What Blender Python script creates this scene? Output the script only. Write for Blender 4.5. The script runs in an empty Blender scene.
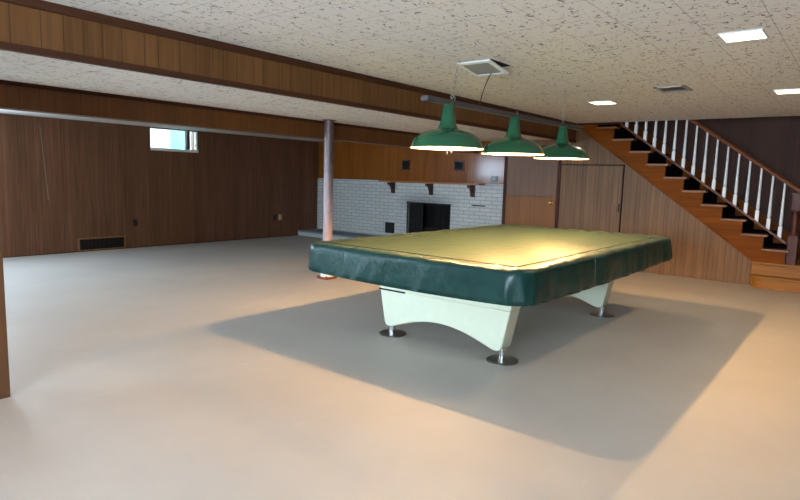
import bpy, bmesh, math, random
from mathutils import Vector, Matrix, noise
random.seed(7)
C = bpy.context.scene.collection
SC = bpy.context.scene
PI = math.pi

# ------------------------------------------------------------------ camera
cam_d = bpy.data.cameras.new('camera')
cam_d.sensor_fit = 'HORIZONTAL'
cam_d.sensor_width = 36.0
cam_d.lens = 581.25 * 36.0 / 800.0
cam_d.clip_start = 0.05
cam_d.clip_end = 200
cam = bpy.data.objects.new('camera', cam_d)
C.objects.link(cam)
YAW, PITCH, ROLL = 0.674807586, 0.123645946, -0.0287342798
F = Vector((math.cos(YAW) * math.cos(PITCH), math.sin(YAW) * math.cos(PITCH), -math.sin(PITCH)))
R0 = Vector((math.sin(YAW), -math.cos(YAW), 0))
D0 = F.cross(R0)
R1 = math.cos(ROLL) * R0 + math.sin(ROLL) * D0
D1 = -math.sin(ROLL) * R0 + math.cos(ROLL) * D0
cam.matrix_world = Matrix(((R1.x, -D1.x, -F.x, 0), (R1.y, -D1.y, -F.y, 0), (R1.z, -D1.z, -F.z, 1.275), (0, 0, 0, 1)))
SC.camera = cam

# ------------------------------------------------------------------ world, daylight, exposure
world = bpy.data.worlds.new('overcast_sky')
SC.world = world
world.use_nodes = True
bg = world.node_tree.nodes['Background']
bg.inputs[0].default_value = (0.78, 0.92, 1.0, 1)
bg.inputs[1].default_value = 5.5
SC.view_settings.view_transform = 'Standard'
SC.view_settings.look = 'None'
SC.view_settings.exposure = 1.1
SC.view_settings.gamma = 1.0
SC.view_settings.use_curve_mapping = False


def area_light(name, loc, direction, sx, sy, watts, col):
    d = bpy.data.lights.new(name, 'AREA')
    d.shape = 'RECTANGLE'
    d.size, d.size_y = sx, sy
    d.energy = watts
    d.color = col
    o = bpy.data.objects.new(name, d)
    C.objects.link(o)
    o.location = loc
    o.rotation_euler = Vector(direction).to_track_quat('-Z', 'Y').to_euler()
    return o


DAY = (0.60, 0.775, 1.0)
area_light('daylight_high_window', (1.40, 9.33, 1.62), (0, -1, -.05), 1.65, 0.56, 66, DAY)
area_light('daylight_back_window', (-2.40, 0.6, 1.35), (1, 0, 0.05), 2.6, 1.2, 160, DAY)
area_light('added_far_back_daylight', (-2.40, 6.6, 1.35), (1, 0, 0), 2.6, 1.2, 88, DAY)  # unseen source added to brighten the far floor, left wall and brick

# ------------------------------------------------------------------ helpers
ORG = {}


def lin(h):
    h = h.lstrip('#')
    out = []
    for i in (0, 2, 4):
        c = int(h[i:i + 2], 16) / 255
        out.append(c / 12.92 if c <= 0.04045 else ((c + 0.055) / 1.055) ** 2.4)
    return (*out, 1)


class MB:
    def __init__(self):
        self.bm = bmesh.new()

    def box(self, x0, x1, y0, y1, z0, z1):
        v = [self.bm.verts.new(p) for p in ((x0, y0, z0), (x1, y0, z0), (x1, y1, z0), (x0, y1, z0),
                                            (x0, y0, z1), (x1, y0, z1), (x1, y1, z1), (x0, y1, z1))]
        for f in ((3, 2, 1, 0), (4, 5, 6, 7), (0, 1, 5, 4), (1, 2, 6, 5), (2, 3, 7, 6), (3, 0, 4, 7)):
            self.bm.faces.new([v[i] for i in f])
        return self

    def prism(self, pts, axis, a0, a1):
        """pts: 2D outline; axis 'x': (y,z), 'y': (x,z), 'z': (x,y); extruded a0..a1"""
        def P(p, a):
            if axis == 'x':
                return (a, p[0], p[1])
            if axis == 'y':
                return (p[0], a, p[1])
            return (p[0], p[1], a)
        lo = [self.bm.verts.new(P(p, a0)) for p in pts]
        hi = [self.bm.verts.new(P(p, a1)) for p in pts]
        n = len(pts)
        self.bm.faces.new(lo[::-1])
        self.bm.faces.new(hi)
        for i in range(n):
            j = (i + 1) % n
            self.bm.faces.new([lo[i], lo[j], hi[j], hi[i]])
        return self

    def hexa(self, v8):
        v = [self.bm.verts.new(p) for p in v8]
        for f in ((3, 2, 1, 0), (4, 5, 6, 7), (0, 1, 5, 4), (1, 2, 6, 5), (2, 3, 7, 6), (3, 0, 4, 7)):
            self.bm.faces.new([v[i] for i in f])
        return self

    def lathe(self, prof, c=(0, 0, 0), seg=32, caps=True, axis='z'):
        rings = []
        for r, h in prof:
            ring = []
            for k in range(seg):
                a = 2 * PI * k / seg
                u, w = r * math.cos(a), r * math.sin(a)
                if axis == 'z':
                    p = (c[0] + u, c[1] + w, c[2] + h)
                elif axis == 'x':
                    p = (c[0] + h, c[1] + u, c[2] + w)
                else:
                    p = (c[0] + w, c[1] + h, c[2] + u)
                ring.append(self.bm.verts.new(p))
            rings.append(ring)
        for a, b in zip(rings, rings[1:]):
            for k in range(seg):
                j = (k + 1) % seg
                self.bm.faces.new([a[k], a[j], b[j], b[k]])
        if caps:
            self.bm.faces.new(rings[0][::-1])
            self.bm.faces.new(rings[-1])
        return self

    def tube(self, pts, r, seg=8):
        pts = [Vector(p) for p in pts]
        rings = []
        for i, p in enumerate(pts):
            t = (pts[min(i + 1, len(pts) - 1)] - pts[max(i - 1, 0)]).normalized()
            up = Vector((0, 0, 1)) if abs(t.z) < 0.9 else Vector((1, 0, 0))
            a = t.cross(up).normalized()
            b = t.cross(a)
            rings.append([self.bm.verts.new(p + r * (math.cos(2 * PI * k / seg) * a + math.sin(2 * PI * k / seg) * b)) for k in range(seg)])
        for a, b in zip(rings, rings[1:]):
            for k in range(seg):
                j = (k + 1) % seg
                self.bm.faces.new([a[k], a[j], b[j], b[k]])
        self.bm.faces.new(rings[0][::-1])
        self.bm.faces.new(rings[-1])
        return self

    def torus(self, c, R, r, ax=(0, 0, 1), seg=12, ms=6, sc=(1, 1)):
        q = Vector((0, 0, 1)).rotation_difference(Vector(ax))
        rings = []
        for i in range(seg):
            a = 2 * PI * i / seg
            ring = []
            for j in range(ms):
                b = 2 * PI * j / ms
                p = Vector(((R + r * math.cos(b)) * math.cos(a) * sc[0], (R + r * math.cos(b)) * math.sin(a) * sc[1], r * math.sin(b)))
                ring.append(self.bm.verts.new(Vector(c) + q @ p))
            rings.append(ring)
        for i in range(seg):
            a, b = rings[i], rings[(i + 1) % seg]
            for j in range(ms):
                k = (j + 1) % ms
                self.bm.faces.new([a[j], b[j], b[k], a[k]])
        return self

    def build(self, name, mat, parent=None, bevel=0, segs=2, smooth=None):
        bmesh.ops.recalc_face_normals(self.bm, faces=self.bm.faces)
        me = bpy.data.meshes.new(name)
        org = ORG.get(parent.name, Vector()) if parent else Vector()
        bmesh.ops.translate(self.bm, verts=self.bm.verts, vec=-org)
        self.bm.to_mesh(me)
        self.bm.free()
        me.materials.append(mat)
        o = bpy.data.objects.new(name, me)
        C.objects.link(o)
        if parent:
            o.parent = parent
        ORG[o.name] = org
        if smooth is not None:
            for p in me.polygons:
                p.use_smooth = True
            me.set_sharp_from_angle(angle=math.radians(smooth))
        if bevel:
            m = o.modifiers.new('bevel', 'BEVEL')
            m.width = bevel
            m.segments = segs
            m.limit_method = 'ANGLE'
        return o


def thing(name, label, cat, loc=(0, 0, 0), group=None):
    o = bpy.data.objects.new(name, None)
    o.empty_display_size = 0.1
    C.objects.link(o)
    o.location = loc
    ORG[o.name] = Vector(loc)
    return tag(o, label, cat, group)


def tag(o, label, cat, group=None):
    o['label'] = label
    o['category'] = cat
    if group:
        o['group'] = group
    return o


def struct(o, label=None, cat=None):
    o['kind'] = 'structure'
    if label:
        o['label'] = label
    if cat:
        o['category'] = cat
    return o


# ------------------------------------------------------------------ materials
def new_mat(name):
    m = bpy.data.materials.new(name)
    m.use_nodes = True
    nt = m.node_tree
    b = nt.nodes['Principled BSDF']
    return m, nt, b


def N(nt, t, **kw):
    n = nt.nodes.new(t)
    for k, v in kw.items():
        setattr(n, k, v)
    return n


def plain(name, col, rough=0.5, metal=0.0, var=0.06, scale=14, bump=0.0, spec=0.5):
    m, nt, b = new_mat(name)
    g = N(nt, 'ShaderNodeNewGeometry')
    n = N(nt, 'ShaderNodeTexNoise')
    n.inputs['Scale'].default_value = scale
    n.inputs['Detail'].default_value = 4
    nt.links.new(g.outputs['Position'], n.inputs['Vector'])
    hs = N(nt, 'ShaderNodeMapRange')
    hs.inputs['To Min'].default_value = 1 - var
    hs.inputs['To Max'].default_value = 1 + var
    nt.links.new(n.outputs['Fac'], hs.inputs['Value'])
    mul = N(nt, 'ShaderNodeVectorMath', operation='SCALE')
    mul.inputs[0].default_value = lin(col)[:3]
    nt.links.new(hs.outputs[0], mul.inputs['Scale'])
    nt.links.new(mul.outputs[0], b.inputs['Base Color'])
    b.inputs['Roughness'].default_value = rough
    b.inputs['Metallic'].default_value = metal
    b.inputs['Specular IOR Level'].default_value = spec
    if bump:
        bp = N(nt, 'ShaderNodeBump')
        bp.inputs['Strength'].default_value = bump
        bp.inputs['Distance'].default_value = 0.01
        nt.links.new(n.outputs['Fac'], bp.inputs['Height'])
        nt.links.new(bp.outputs[0], b.inputs['Normal'])
    return m


def wood(name, dark, light, grain='z', groove=None, period=0.41, offs=(0.0, 0.14, 0.36, 0.5, 0.72, 0.86), gw=0.011,
         rough=0.35, gdark=0.35, plank=0.12, gscale=1.0, spec=0.5, coat=0.0):
    m, nt, b = new_mat(name)
    L = nt.links.new
    g = N(nt, 'ShaderNodeNewGeometry')
    sep = N(nt, 'ShaderNodeSeparateXYZ')
    L(g.outputs['Position'], sep.inputs[0])
    mp = N(nt, 'ShaderNodeMapping')
    s = [46 * gscale] * 3
    s['xyz'.index(grain)] = 1.6 * gscale
    mp.inputs['Scale'].default_value = s
    L(g.outputs['Position'], mp.inputs[0])
    n = N(nt, 'ShaderNodeTexNoise')
    n.inputs['Scale'].default_value = 1.0
    n.inputs['Detail'].default_value = 6
    n.inputs['Distortion'].default_value = 0.6
    L(mp.outputs[0], n.inputs['Vector'])
    mp2 = N(nt, 'ShaderNodeMapping')
    s2 = [5.0] * 3
    s2['xyz'.index(grain)] = 0.5
    mp2.inputs['Scale'].default_value = s2
    L(g.outputs['Position'], mp2.inputs[0])
    n2 = N(nt, 'ShaderNodeTexNoise')
    n2.inputs['Scale'].default_value = 1.0
    n2.inputs['Detail'].default_value = 3
    L(mp2.outputs[0], n2.inputs['Vector'])
    add = N(nt, 'ShaderNodeMath', operation='MULTIPLY_ADD')
    add.inputs[1].default_value = 0.6
    L(n.outputs['Fac'], add.inputs[0])
    m2 = N(nt, 'ShaderNodeMath', operation='MULTIPLY')
    m2.inputs[1].default_value = 0.4
    L(n2.outputs['Fac'], m2.inputs[0])
    L(m2.outputs[0], add.inputs[2])
    rp = N(nt, 'ShaderNodeValToRGB')
    rp.color_ramp.elements[0].position = 0.34
    rp.color_ramp.elements[0].color = lin(dark)
    rp.color_ramp.elements[1].position = 0.66
    rp.color_ramp.elements[1].color = lin(light)
    L(add.outputs[0], rp.inputs[0])
    out = rp.outputs[0]
    b.inputs['Roughness'].default_value = rough
    b.inputs['Specular IOR Level'].default_value = spec
    if coat:
        b.inputs['Coat Weight'].default_value = coat
        b.inputs['Coat Roughness'].default_value = 0.12
    if groove:
        dv = N(nt, 'ShaderNodeMath', operation='DIVIDE')
        dv.inputs[1].default_value = period
        L(sep.outputs['XYZ'.index(groove.upper())], dv.inputs[0])
        fr = N(nt, 'ShaderNodeMath', operation='FRACT')
        L(dv.outputs[0], fr.inputs[0])
        cr = N(nt, 'ShaderNodeValToRGB')
        cr.color_ramp.interpolation = 'CONSTANT'
        el = cr.color_ramp.elements
        rr = random.Random(name)
        first = True
        stops = []
        for o in offs:
            stops.append((o, gdark))
            stops.append((o + gw / period * 0.5, 1 - plank * rr.random()))
        el[0].position = stops[0][0]
        el[0].color = (stops[0][1],) * 3 + (1,)
        el[1].position = stops[1][0]
        el[1].color = (stops[1][1],) * 3 + (1,)
        for p, v in stops[2:]:
            e = el.new(p)
            e.color = (v,) * 3 + (1,)
        L(fr.outputs[0], cr.inputs[0])
        mx = N(nt, 'ShaderNodeMix', data_type='RGBA', blend_type='MULTIPLY')
        mx.inputs['Factor'].default_value = 1
        L(out, mx.inputs['A'])
        L(cr.outputs[0], mx.inputs['B'])
        out = mx.outputs['Result']
        bp = N(nt, 'ShaderNodeBump')
        bp.inputs['Strength'].default_value = 0.25
        bp.inputs['Distance'].default_value = 0.004
        L(cr.outputs[0], bp.inputs['Height'])
        L(bp.outputs[0], b.inputs['Normal'])
    L(out, b.inputs['Base Color'])
    return m


def tile_mat(name, base, mark, tile=0.3475, off=(0.145, 0.1575)):
    m, nt, b = new_mat(name)
    L = nt.links.new
    g = N(nt, 'ShaderNodeNewGeometry')
    # fissures: broken-up contour lines of a distorted noise
    mp = N(nt, 'ShaderNodeMapping')
    mp.inputs['Scale'].default_value = (7, 13, 10)
    L(g.outputs['Position'], mp.inputs[0])
    n = N(nt, 'ShaderNodeTexNoise')
    n.inputs['Scale'].default_value = 1.0
    n.inputs['Detail'].default_value = 2.5
    n.inputs['Distortion'].default_value = 1.6
    L(mp.outputs[0], n.inputs['Vector'])
    sb = N(nt, 'ShaderNodeMath', operation='SUBTRACT')
    sb.inputs[1].default_value = 0.5
    L(n.outputs['Fac'], sb.inputs[0])
    ab = N(nt, 'ShaderNodeMath', operation='ABSOLUTE')
    L(sb.outputs[0], ab.inputs[0])
    lt = N(nt, 'ShaderNodeMapRange')
    lt.inputs['From Min'].default_value = 0.008
    lt.inputs['From Max'].default_value = 0.03
    lt.inputs['To Min'].default_value = 1
    lt.inputs['To Max'].default_value = 0
    L(ab.outputs[0], lt.inputs['Value'])
    nm = N(nt, 'ShaderNodeTexNoise')
    nm.inputs['Scale'].default_value = 26
    nm.inputs['Detail'].default_value = 1
    L(g.outputs['Position'], nm.inputs['Vector'])
    mk = N(nt, 'ShaderNodeMapRange')
    mk.inputs['From Min'].default_value = 0.53
    mk.inputs['From Max'].default_value = 0.58
    L(nm.outputs['Fac'], mk.inputs['Value'])
    fis = N(nt, 'ShaderNodeMath', operation='MULTIPLY')
    L(lt.outputs[0], fis.inputs[0])
    L(mk.outputs[0], fis.inputs[1])
    # fine pinholes
    nf = N(nt, 'ShaderNodeTexNoise')
    nf.inputs['Scale'].default_value = 60
    L(g.outputs['Position'], nf.inputs['Vector'])
    pf = N(nt, 'ShaderNodeMapRange')
    pf.inputs['From Min'].default_value = 0.66
    pf.inputs['From Max'].default_value = 0.78
    pf.inputs['To Max'].default_value = 0.45
    L(nf.outputs['Fac'], pf.inputs['Value'])
    mxm = N(nt, 'ShaderNodeMath', operation='MAXIMUM')
    L(fis.outputs[0], mxm.inputs[0])
    L(pf.outputs[0], mxm.inputs[1])
    # tile joints
    sep = N(nt, 'ShaderNodeSeparateXYZ')
    L(g.outputs['Position'], sep.inputs[0])
    js = []
    for ax, o in zip((0, 1), off):
        a = N(nt, 'ShaderNodeMath', operation='SUBTRACT')
        a.inputs[1].default_value = o
        L(sep.outputs[ax], a.inputs[0])
        p = N(nt, 'ShaderNodeMath', operation='PINGPONG')
        p.inputs[1].default_value = tile / 2
        L(a.outputs[0], p.inputs[0])
        l = N(nt, 'ShaderNodeMath', operation='LESS_THAN')
        l.inputs[1].default_value = 0.0022
        L(p.outputs[0], l.inputs[0])
        js.append(l)
    j = N(nt, 'ShaderNodeMath', operation='MAXIMUM')
    L(js[0].outputs[0], j.inputs[0])
    L(js[1].outputs[0], j.inputs[1])
    jm = N(nt, 'ShaderNodeMath', operation='MULTIPLY')
    jm.inputs[1].default_value = 0.55
    L(j.outputs[0], jm.inputs[0])
    tot = N(nt, 'ShaderNodeMath', operation='MAXIMUM')
    L(mxm.outputs[0], tot.inputs[0])
    L(jm.outputs[0], tot.inputs[1])
    mx = N(nt, 'ShaderNodeMix', data_type='RGBA')
    mx.inputs['A'].default_value = lin(base)
    mx.inputs['B'].default_value = lin(mark)
    L(tot.outputs[0], mx.inputs['Factor'])
    L(mx.outputs['Result'], b.inputs['Base Color'])
    b.inputs['Roughness'].default_value = 0.9
    b.inputs['Specular IOR Level'].default_value = 0.15
    bp = N(nt, 'ShaderNodeBump', invert=True)
    bp.inputs['Strength'].default_value = 0.5
    bp.inputs['Distance'].default_value = 0.006
    L(tot.outputs[0], bp.inputs['Height'])
    L(bp.outputs[0], b.inputs['Normal'])
    return m


def floor_mat():
    m, nt, b = new_mat('painted_concrete')
    L = nt.links.new
    g = N(nt, 'ShaderNodeNewGeometry')
    n = N(nt, 'ShaderNodeTexNoise')
    n.inputs['Scale'].default_value = 0.9
    n.inputs['Detail'].default_value = 5
    n.inputs['Roughness'].default_value = 0.6
    L(g.outputs['Position'], n.inputs['Vector'])
    rp = N(nt, 'ShaderNodeValToRGB')
    rp.color_ramp.elements[0].position = 0.3
    rp.color_ramp.elements[0].color = lin('#aba39a')
    rp.color_ramp.elements[1].position = 0.7
    rp.color_ramp.elements[1].color = lin('#b7afa6')
    L(n.outputs['Fac'], rp.inputs[0])
    # scuffs: sparse stretched pale marks
    mp = N(nt, 'ShaderNodeMapping')
    mp.inputs['Scale'].default_value = (2.2, 7.0, 1)
    mp.inputs['Rotation'].default_value = (0, 0, 0.7)
    L(g.outputs['Position'], mp.inputs[0])
    n2 = N(nt, 'ShaderNodeTexNoise')
    n2.inputs['Scale'].default_value = 1.0
    n2.inputs['Detail'].default_value = 8
    n2.inputs['Roughness'].default_value = 0.7
    L(mp.outputs[0], n2.inputs['Vector'])
    mr = N(nt, 'ShaderNodeMapRange')
    mr.inputs['From Min'].default_value = 0.62
    mr.inputs['From Max'].default_value = 0.78
    mr.inputs['To Max'].default_value = 0.5
    L(n2.outputs['Fac'], mr.inputs['Value'])
    mx = N(nt, 'ShaderNodeMix', data_type='RGBA')
    L(mr.outputs[0], mx.inputs['Factor'])
    L(rp.outputs[0], mx.inputs['A'])
    mx.inputs['B'].default_value = lin('#c4c1bd')
    L(mx.outputs['Result'], b.inputs['Base Color'])
    r = N(nt, 'ShaderNodeMapRange')
    r.inputs['To Min'].default_value = 0.5
    r.inputs['To Max'].default_value = 0.62
    L(n2.outputs['Fac'], r.inputs['Value'])
    L(r.outputs[0], b.inputs['Roughness'])
    b.inputs['Specular IOR Level'].default_value = 0.4
    bp = N(nt, 'ShaderNodeBump')
    bp.inputs['Strength'].default_value = 0.06
    bp.inputs['Distance'].default_value = 0.01
    L(n2.outputs['Fac'], bp.inputs['Height'])
    L(bp.outputs[0], b.inputs['Normal'])
    return m


def brick_mat():
    m, nt, b = new_mat('pale_glazed_brick')
    L = nt.links.new
    g = N(nt, 'ShaderNodeNewGeometry')
    sep = N(nt, 'ShaderNodeSeparateXYZ')
    L(g.outputs['Position'], sep.inputs[0])
    sm = N(nt, 'ShaderNodeMath', operation='ADD')
    L(sep.outputs[0], sm.inputs[0])
    L(sep.outputs[1], sm.inputs[1])
    cm = N(nt, 'ShaderNodeCombineXYZ')
    L(sm.outputs[0], cm.inputs[0])
    L(sep.outputs[2], cm.inputs[1])
    br = N(nt, 'ShaderNodeTexBrick')
    br.inputs['Scale'].default_value = 1.0
    br.inputs['Brick Width'].default_value = 0.22
    br.inputs['Row Height'].default_value = 0.066
    br.inputs['Mortar Size'].default_value = 0.007
    br.inputs['Mortar Smooth'].default_value = 0.3
    br.inputs['Color1'].default_value = lin('#bfc0bb')
    br.inputs['Color2'].default_value = lin('#b6b7b3')
    br.inputs['Mortar'].default_value = lin('#949695')
    L(cm.outputs[0], br.inputs['Vector'])
    n = N(nt, 'ShaderNodeTexNoise')
    n.inputs['Scale'].default_value = 30
    n.inputs['Detail'].default_value = 4
    L(g.outputs['Position'], n.inputs['Vector'])
    mr = N(nt, 'ShaderNodeMapRange')
    mr.inputs['To Min'].default_value = 0.82
    mr.inputs['To Max'].default_value = 1.12
    L(n.outputs['Fac'], mr.inputs['Value'])
    # soot stain above the firebox
    d = N(nt, 'ShaderNodeVectorMath', operation='SUBTRACT')
    d.inputs[1].default_value = (8.8, 6.45, 0.84)
    L(g.outputs['Position'], d.inputs[0])
    sc = N(nt, 'ShaderNodeVectorMath', operation='MULTIPLY')
    sc.inputs[1].default_value = (0.2, 1.5, 5.0)
    L(d.outputs[0], sc.inputs[0])
    ln = N(nt, 'ShaderNodeVectorMath', operation='LENGTH')
    L(sc.outputs[0], ln.inputs[0])
    so = N(nt, 'ShaderNodeMapRange')
    so.inputs['From Min'].default_value = 0.2
    so.inputs['From Max'].default_value = 1.2
    so.inputs['To Min'].default_value = 0.5
    so.inputs['To Max'].default_value = 1.0
    L(ln.outputs['Value'], so.inputs['Value'])
    mm = N(nt, 'ShaderNodeMath', operation='MULTIPLY')
    L(mr.outputs[0], mm.inputs[0])
    L(so.outputs[0], mm.inputs[1])
    mul = N(nt, 'ShaderNodeVectorMath', operation='SCALE')
    L(br.outputs['Color'], mul.inputs[0])
    L(mm.outputs[0], mul.inputs['Scale'])
    L(mul.outputs[0], b.inputs['Base Color'])
    b.inputs['Roughness'].default_value = 0.45
    bp = N(nt, 'ShaderNodeBump', invert=True)
    bp.inputs['Strength'].default_value = 0.6
    bp.inputs['Distance'].default_value = 0.008
    L(br.outputs['Fac'], bp.inputs['Height'])
    L(bp.outputs[0], b.inputs['Normal'])
    return m


def vinyl_mat():
    m, nt, b = new_mat('green_vinyl')
    L = nt.links.new
    g = N(nt, 'ShaderNodeNewGeometry')
    n = N(nt, 'ShaderNodeTexNoise')
    n.inputs['Scale'].default_value = 9
    n.inputs['Detail'].default_value = 5
    n.inputs['Distortion'].default_value = 0.8
    L(g.outputs['Position'], n.inputs['Vector'])
    rp = N(nt, 'ShaderNodeValToRGB')
    rp.color_ramp.elements[0].position = 0.3
    rp.color_ramp.elements[0].color = lin('#0b2f2b')
    rp.color_ramp.elements[1].position = 0.72
    rp.color_ramp.elements[1].color = lin('#103a34')
    L(n.outputs['Fac'], rp.inputs[0])
    # warm lamplight on the level top, put into the colour as a pale tint
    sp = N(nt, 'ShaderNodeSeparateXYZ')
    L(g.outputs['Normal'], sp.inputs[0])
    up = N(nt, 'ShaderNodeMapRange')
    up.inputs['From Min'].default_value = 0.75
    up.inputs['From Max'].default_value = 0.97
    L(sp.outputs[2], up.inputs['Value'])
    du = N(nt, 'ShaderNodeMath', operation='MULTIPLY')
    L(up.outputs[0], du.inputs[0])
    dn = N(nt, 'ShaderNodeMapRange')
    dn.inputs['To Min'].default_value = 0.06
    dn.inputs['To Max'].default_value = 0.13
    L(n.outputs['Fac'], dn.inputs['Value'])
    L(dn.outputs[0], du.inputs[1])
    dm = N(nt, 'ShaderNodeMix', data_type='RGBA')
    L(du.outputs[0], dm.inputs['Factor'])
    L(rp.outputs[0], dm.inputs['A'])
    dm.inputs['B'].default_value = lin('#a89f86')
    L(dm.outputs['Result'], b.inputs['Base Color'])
    b.inputs['Roughness'].default_value = 0.36
    b.inputs['Specular IOR Level'].default_value = 0.36
    mp = N(nt, 'ShaderNodeMapping')
    mp.inputs['Scale'].default_value = (6, 14, 9)
    L(g.outputs['Position'], mp.inputs[0])
    n2 = N(nt, 'ShaderNodeTexNoise')
    n2.inputs['Scale'].default_value = 1.2
    n2.inputs['Detail'].default_value = 4
    L(mp.outputs[0], n2.inputs['Vector'])
    bp = N(nt, 'ShaderNodeBump')
    bp.inputs['Strength'].default_value = 0.4
    bp.inputs['Distance'].default_value = 0.02
    L(n2.outputs['Fac'], bp.inputs['Height'])
    L(bp.outputs[0], b.inputs['Normal'])
    return m


def emit(name, col, strength):
    m, nt, b = new_mat(name)
    b.inputs['Base Color'].default_value = (0.8, 0.8, 0.8, 1)
    b.inputs['Emission Color'].default_value = col
    b.inputs['Emission Strength'].default_value = strength
    return m


def glass_mat():
    m = bpy.data.materials.new('window_glass')
    m.use_nodes = True
    nt = m.node_tree
    nt.nodes.clear()
    o = N(nt, 'ShaderNodeOutputMaterial')
    t = N(nt, 'ShaderNodeBsdfTransparent')
    t.inputs[0].default_value = (0.93, 0.97, 0.97, 1)
    gl = N(nt, 'ShaderNodeBsdfGlossy')
    gl.inputs['Roughness'].default_value = 0.05
    mx = N(nt, 'ShaderNodeMixShader')
    fr = N(nt, 'ShaderNodeFresnel')
    fr.inputs['IOR'].default_value = 1.4
    nt.links.new(fr.outputs[0], mx.inputs[0])
    nt.links.new(t.outputs[0], mx.inputs[1])
    nt.links.new(gl.outputs[0], mx.inputs[2])
    nt.links.new(mx.outputs[0], o.inputs[0])
    return m


M = {}
M['floor'] = floor_mat()
M['tile'] = tile_mat('fissured_ceiling_tile', '#e4dfd8', '#74655a')
M['white_paint'] = plain('white_paint', '#d6d6d0', 0.7, spec=0.15)
M['wall_left'] = wood('walnut_panelling', '#5b3b28', '#7b543c', 'z', 'x', rough=0.5, spec=0.25, gdark=0.72, plank=0.16)
M['wall_right'] = wood('faded_walnut_panelling', '#694b2f', '#866240', 'z', 'y', rough=0.45, spec=0.25, gdark=0.5, plank=0.14)
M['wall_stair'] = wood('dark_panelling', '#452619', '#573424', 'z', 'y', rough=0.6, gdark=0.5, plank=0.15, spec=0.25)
M['overmantel'] = wood('varnished_panelling', '#703a0e', '#96581c', 'z', 'y', period=0.43, rough=0.42, gdark=0.6, plank=0.15, spec=0.15, coat=0.4)
M['beam'] = wood('beam_panelling', '#5c3c20', '#77502c', 'z', 'x', period=0.83, offs=(0.0, 0.14, 0.31, 0.42, 0.60, 0.74, 0.87), gw=0.014, rough=0.45, spec=0.25, gdark=0.45, plank=0.2)
M['beam_back'] = wood('dark_beam_panelling', '#59320f', '#73451a', 'z', 'x', rough=0.4, gdark=0.6, plank=0.16)
M['trim_dark'] = wood('dark_trim', '#3a2013', '#4b2b1a', 'x', rough=0.6, spec=0.2)
M['trim_dark_v'] = wood('dark_upright_trim', '#3d1c10', '#4e2717', 'z', rough=0.55, spec=0.25)
M['casing'] = wood('casing_wood', '#4a2f1b', '#5e3d24', 'z', rough=0.4)
M['door_low'] = wood('orange_door_veneer', '#75481f', '#8f5c2d', 'z', spec=0.25, rough=0.4, gscale=0.7)
M['door_up'] = wood('faded_door_veneer', '#63452f', '#7a573d', 'z', spec=0.3, rough=0.4, gscale=0.7)  # upper leaf, browner than the lower one
M['stringer'] = wood('orange_stair_wood', '#6b3403', '#864606', 'y', rough=0.5, gscale=0.8, spec=0.08)
M['tread'] = wood('tread_wood', '#7a4a22', '#98643a', 'x', rough=0.3, gscale=0.8)
M['landing'] = wood('landing_wood', '#80511b', '#9d6826', 'y', rough=0.4, gscale=0.6, spec=0.25)
M['rail'] = wood('handrail_wood', '#673414', '#804722', 'y', spec=0.25, rough=0.35)
M['newel'] = wood('newel_wood', '#4c2110', '#5e2d18', 'z', rough=0.45, spec=0.3)
M['mantel'] = wood('mantel_wood', '#8a4e22', '#a8662f', 'y', rough=0.3)
M['bracket'] = wood('bracket_wood', '#34170b', '#472213', 'z', rough=0.35)
M['carpet'] = plain('black_stair_carpet', '#17161b', 0.95, var=0.4, scale=120, bump=0.4, spec=0.1)
M['white_baluster'] = plain('white_gloss', '#eceae6', 0.35, var=0.02)
M['brick'] = brick_mat()
M['slate'] = plain('grey_hearth_slate', '#63676a', 0.6, var=0.15, scale=9, bump=0.2)
M['soot'] = plain('sooty_firebrick', '#16130f', 0.9, var=0.5, scale=18, bump=0.5)
M['iron'] = plain('black_iron', '#121212', 0.55, metal=0.3, var=0.2)
M['black'] = plain('black_plastic', '#0c0b0b', 0.5)
M['near_black'] = plain('shade_and_mesh_black', '#0a0807', 0.9)  # near-black put in for shade in gaps and recesses; mesh curtains share it
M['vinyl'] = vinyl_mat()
M['piping'] = plain('dark_piping', '#243a30', 0.5)
M['cream'] = plain('cream_laminate', '#cdd0b8', 0.4, var=0.05, scale=20)
M['chrome'] = plain('brushed_chrome', '#c9c9c6', 0.25, metal=1.0, var=0.05)
M['disc'] = plain('worn_steel', '#8d8a85', 0.3, metal=1.0, var=0.15, scale=40)
M['steel_bar'] = plain('grey_painted_steel', '#454143', 0.5, metal=0.0, var=0.1)
M['enamel'] = plain('green_enamel', '#1b5238', 0.13, var=0.05, spec=0.6)
M['enamel_in'] = plain('white_enamel', '#f2ead6', 0.4, var=0.02)
M['bulb'] = emit('warm_bulb', (1.0, 0.72, 0.38, 1), 30)
M['led'] = emit('led_panel', (1.0, 0.86, 0.62, 1), 3)
M['chain'] = plain('pale_chain', '#a39a90', 0.4, metal=0.6)
M['cord'] = plain('brown_cord', '#3a2e24', 0.6)
M['grey_metal'] = plain('grey_enamelled_metal', '#a7a49d', 0.45, var=0.04)
M['grille'] = plain('grille_cloth', '#8d897e', 0.8, var=0.1, scale=200)
M['brass'] = plain('brass', '#b08a4a', 0.3, metal=1.0)
M['ivory'] = plain('ivory_plastic', '#e2d09a', 0.45)
M['blue_plate'] = plain('grey_blue_plate', '#5f7c88', 0.4)
M['vent_dark'] = plain('dark_register', '#2a2522', 0.5, metal=0.3)
M['pink_paint'] = None
M['glass'] = glass_mat()
M['well_white'] = plain('white_window_well', '#f4f6f6', 0.7)
M['well_cyan'] = plain('cyan_window_well', '#8fdbe4', 0.7, var=0.2, scale=5)
M['log'] = plain('charred_log', '#241c17', 0.9, var=0.5, scale=30, bump=0.5)


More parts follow.
